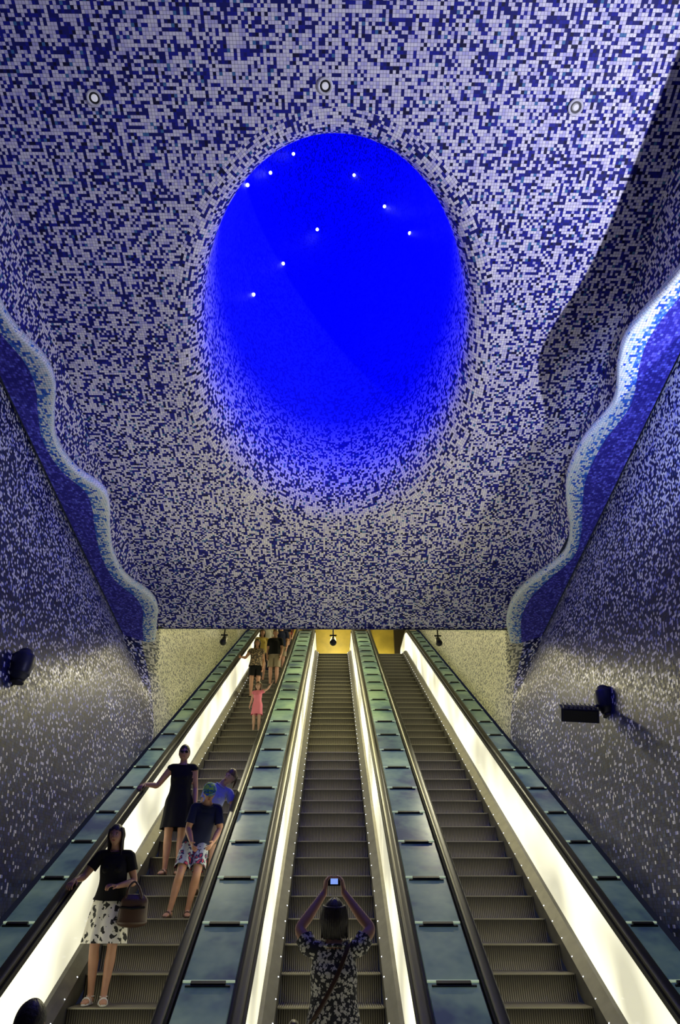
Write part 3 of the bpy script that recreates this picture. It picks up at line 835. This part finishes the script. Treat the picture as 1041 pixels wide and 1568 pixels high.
E_=person('girl_in_pink_dress',(-1.72,15.02,stepZ(22)),-10,1.12,dict(elL=(.33,-.02,1.46),wrL=(.50,-.13,1.60),elR=(-.22,.02,1.12),wrR=(-.24,-.08,.9)),
  top=PINK,bottom=PINK,skinm=SK2,hairm=HAIRB,hair='bob',shoe=SANDAL,kind='dress',legfrac=.8,sleeve=.3,hs=1.3,voxel=.018)
person('woman_in_print_top',(-2.10,17.38,stepZ(28)),5,1.66,dict(elR=(-.3,-.02,1.15),wrR=(-.42,-.2,1.1)),top=BEIGE,bottom=BLK,skinm=SK1,hair='long',shoe=BLK,kind='shorts',legfrac=.7,sleeve=.4,voxel=.02,fat=1.1)
person('man_in_dark_shirt',(-1.72,18.6,stepZ(31)),-8,1.74,dict(),top=BLK,bottom=KHAKI,skinm=SK1,hair='short',shoe=BLK,kind='shorts',legfrac=.9,sleeve=.7,female=False,voxel=.02,fat=1.1)
person('woman_in_yellow_top',(-2.15,18.96,stepZ(32)),12,1.64,dict(),top=simple('yellow_cotton',(.5,.36,.08),.8),bottom=BLK,skinm=SK1,hair='bob',shoe=BLK,kind='shorts',legfrac=.7,sleeve=.4,voxel=.02)
person('man_in_white_shirt',(-2.15,20.2,stepZ(35)),10,1.7,dict(),top=WHT,bottom=NAVY,skinm=SK2,hair='short',shoe=BLK,kind='pants',sleeve=.7,female=False,voxel=.02)
person('man_in_blue_shirt',(-1.65,19.8,stepZ(34)),-6,1.72,dict(),top=NAVY,bottom=KHAKI,skinm=SK1,hair='short',shoe=BLK,kind='shorts',sleeve=.7,female=False,voxel=.02)
person('woman_in_dark_top',(-1.65,21.0,stepZ(37)),0,1.62,dict(),top=NAVY,bottom=BLK,skinm=SK1,hair='bob',shoe=BLK,kind='pants',sleeve=.5,voxel=.02)
person('man_in_red_shirt',(-1.62,21.8,stepZ(39)),0,1.72,dict(),top=RED,bottom=BLK,skinm=SK1,hair='short',shoe=BLK,kind='pants',sleeve=.7,female=False,voxel=.02)
PH=person('photographer',(.02,5.78,.014),180,1.75,dict(elL=(.25,-.08,1.52),wrL=(.075,-.24,1.755),elR=(-.265,-.08,1.52),wrR=(-.075,-.24,1.755),shL=(.175,.0,1.405),shR=(-.175,.0,1.405)),
  top=LEOP,bottom=BLK,skinm=SK1,hair='nape',shoe=BLK,kind='pants',sleeve=.5,curl=(.7,.7),hand_dir=((-.14,-.15,1),(.14,-.15,1)),palm=((-1,-.3,0),(1,-.3,0)),headrot=(-8,0,0),voxel=.009,fat=1.08,hs=1.06)
person('child_at_landing',(-1.55,4.25,.014),175,1.26,dict(),top=NAVY,bottom=KHAKI,skinm=SK1,hair='short',shoe=BLK,kind='shorts',legfrac=.8,sleeve=.6,female=False,hs=1.25,voxel=.014)
s_=1.75/1.7
mb=MB(); c=Vector((.02,5.78+.29*s_,1.83*s_+.014))
mb.add(box(c,(.10,.024,.062)),0); mb.add(box(c+Vector((.0,-.0135,.0)),(.060,.003,.040)),1); mb.add(cyl(c+Vector((0,.012,0)),c+Vector((0,.035,0)),.022),0)
mb.add(cyl(c+Vector((.03,0,.031)),c+Vector((.03,0,.037)),.007),0)
mb.build('compact_camera',[M_BLACK,simple('camera_screen',(.05,.08,.2),.2,emit=(.25,.4,1),es=.9)],False)
def wph(p): return Vector((.02-p[0]*s_,5.78-p[1]*s_,p[2]*s_+.014))
mb=MB()
pts=[(.0-.12,-.02,1.46),(-.10,.10,1.42),(-.03,.140,1.27),(.06,.147,1.12),(.15,.135,1.0),(.22,.05,.93)]
mb.add(tube([wph(p) for p in cr(pts,6)],.016,.004,ref=(1,0,.6),seg=8),0)
mb.add(tube([wph(p) for p in cr([(.27,-.02,.97),(.285,-.02,.93),(.29,-.02,.80),(.28,-.02,.76)],4)],np.array([.08]*13)*1.,np.array([.035]*13),ref=(0,1,0),seg=16),0)
mb.build('crossbody_bag',[BROWN],True)
s2=1.56/1.7
def wa(p):
    R=Matrix.Rotation(math.radians(6),3,'Z'); return R@(Vector(p)*s2)+Vector(A_loc)
mb=MB()
pts=cr([(.28,-.13,.98),(.28,-.13,.94),(.28,-.13,.84),(.28,-.13,.76),(.28,-.13,.73)],5)
mb.add(tube([wa(p) for p in pts],np.interp(np.linspace(0,1,21),[0,.3,1],[.10,.135,.15])*1.,np.interp(np.linspace(0,1,21),[0,.3,1],[.02,.05,.06]),ref=(1,.3,0),seg=24),0)
for dx in(-.035,.035):
    pts=cr([(.19,-.13+dx,.96),(.20,-.13+dx*.6,1.06),(.25,-.12,1.115),(.31,-.13+dx*.6,1.06),(.36,-.13+dx,.96)],5)
    mb.add(tube([wa(p) for p in pts],.010,seg=8),0)
mb.add(tube([wa((.15,-.19,.87)),wa((.28,-.20,.86)),wa((.40,-.19,.87))],.012,seg=8),1)
mb.build('handbag',[BROWN,BLK],True)

# ------------------------------------------------------------ lights
def light(name,kind,loc,col,e,size=.1,target=None,spot=None,blend=.5):
    l=bpy.data.lights.new(name,kind); l.color=col; l.energy=e
    if kind=='AREA': l.size=size
    else: l.shadow_soft_size=size
    if kind=='SPOT': l.spot_size=math.radians(spot); l.spot_blend=blend
    o=bpy.data.objects.new(name,l); sc.collection.objects.link(o); o.location=loc
    if target is not None:
        o.rotation_euler=(Vector(target)-Vector(loc)).to_track_quat('-Z','Y').to_euler()
    return o
for x,y,e in((-1.0,4.50,200),(0,4.10,260),(1.0,4.50,400)):
    light('shaft_blue_lamp','SPOT',(x,y,ceilZ(y)+1.1),(.0,.0,1),e,.03,(x*.6,8.3,ceilZ(8)+2.6),155,1.0)
light('shaft_blue_top','SPOT',(0,5.0,ceilZ(5.3)+3.6),(0,.0,1),420,.05,(0,8.2,ceilZ(8)+4.2),178,1.0)
light('uplight_right','SPOT',(4.25,2.5,4.9),(.74,.74,1),740,.03,(.9,4.2,8.2),125,.9)
light('uplight_left','SPOT',(-2.4,1.6,3.2),(.72,.70,1),100,.15,(0,4.6,8.2),115,1.)
light('wall_fill_right','SPOT',(2.5,3.6,5.6),(.45,.55,1),300,.1,(3.9,5.4,6.3),70,.9)  # added fill for the right wall, where the jog blocks the right uplight
light('ledge_wash_left','SPOT',(-2.2,4.6,4.2),(.85,.92,1),40,.1,(-3.5,7.6,6.6),60,.9)
light('ledge_wash_right','SPOT',(2.2,4.6,4.2),(.8,.85,1),85,.1,(3.5,7.6,6.6),60,.9)
light('uplight_warm','SPOT',(2.0,8.6,3.6),(1,.90,.46),95,.2,(0.3,8.2,7.2),120,1.)
light('uplight_warm','SPOT',(-2.0,8.6,3.6),(1,.90,.46),95,.2,(-.3,8.2,7.2),120,1.)
for y in(12.6,15.6,19.):
    light('tunnel_lamp','AREA',(0,y,tunZ(y)-.12),(1,.90,.45),78,1.2,(0,y-.3,tunZ(y)-4))
light('landing_lamp','POINT',(0,25,11.9),(1,.90,.6),70,.2)
for x in(-2.05,0,1.98):
    light('portal_spot','SPOT',(x,11.62,5.9),(1,.93,.62),120,.04,(x*.95,8.2,1.4),75,.7)
light('wall_spot_left','SPOT',(-2.6,8.75,4.0),(1,.9,.55),34,.05,(-3.3,11.9,4.6),80,.9)
light('wall_spot_right','SPOT',(2.6,8.85,4.0),(1,.9,.55),34,.05,(3.3,11.9,4.6),80,.9)
w=bpy.data.worlds.new('world'); sc.world=w; w.use_nodes=True
w.node_tree.nodes['Background'].inputs[0].default_value=(.05,.06,.12,1); w.node_tree.nodes['Background'].inputs[1].default_value=.15
# ------------------------------------------------------------ camera
cd=bpy.data.cameras.new('camera'); cam=bpy.data.objects.new('camera',cd); sc.collection.objects.link(cam)
cd.sensor_fit='VERTICAL'; cd.sensor_height=36; cd.lens=22.95; cd.clip_start=.05
cam.location=(0,0,1.7); cam.rotation_euler=(math.radians(90+31.37),0,-.011)
sc.camera=cam
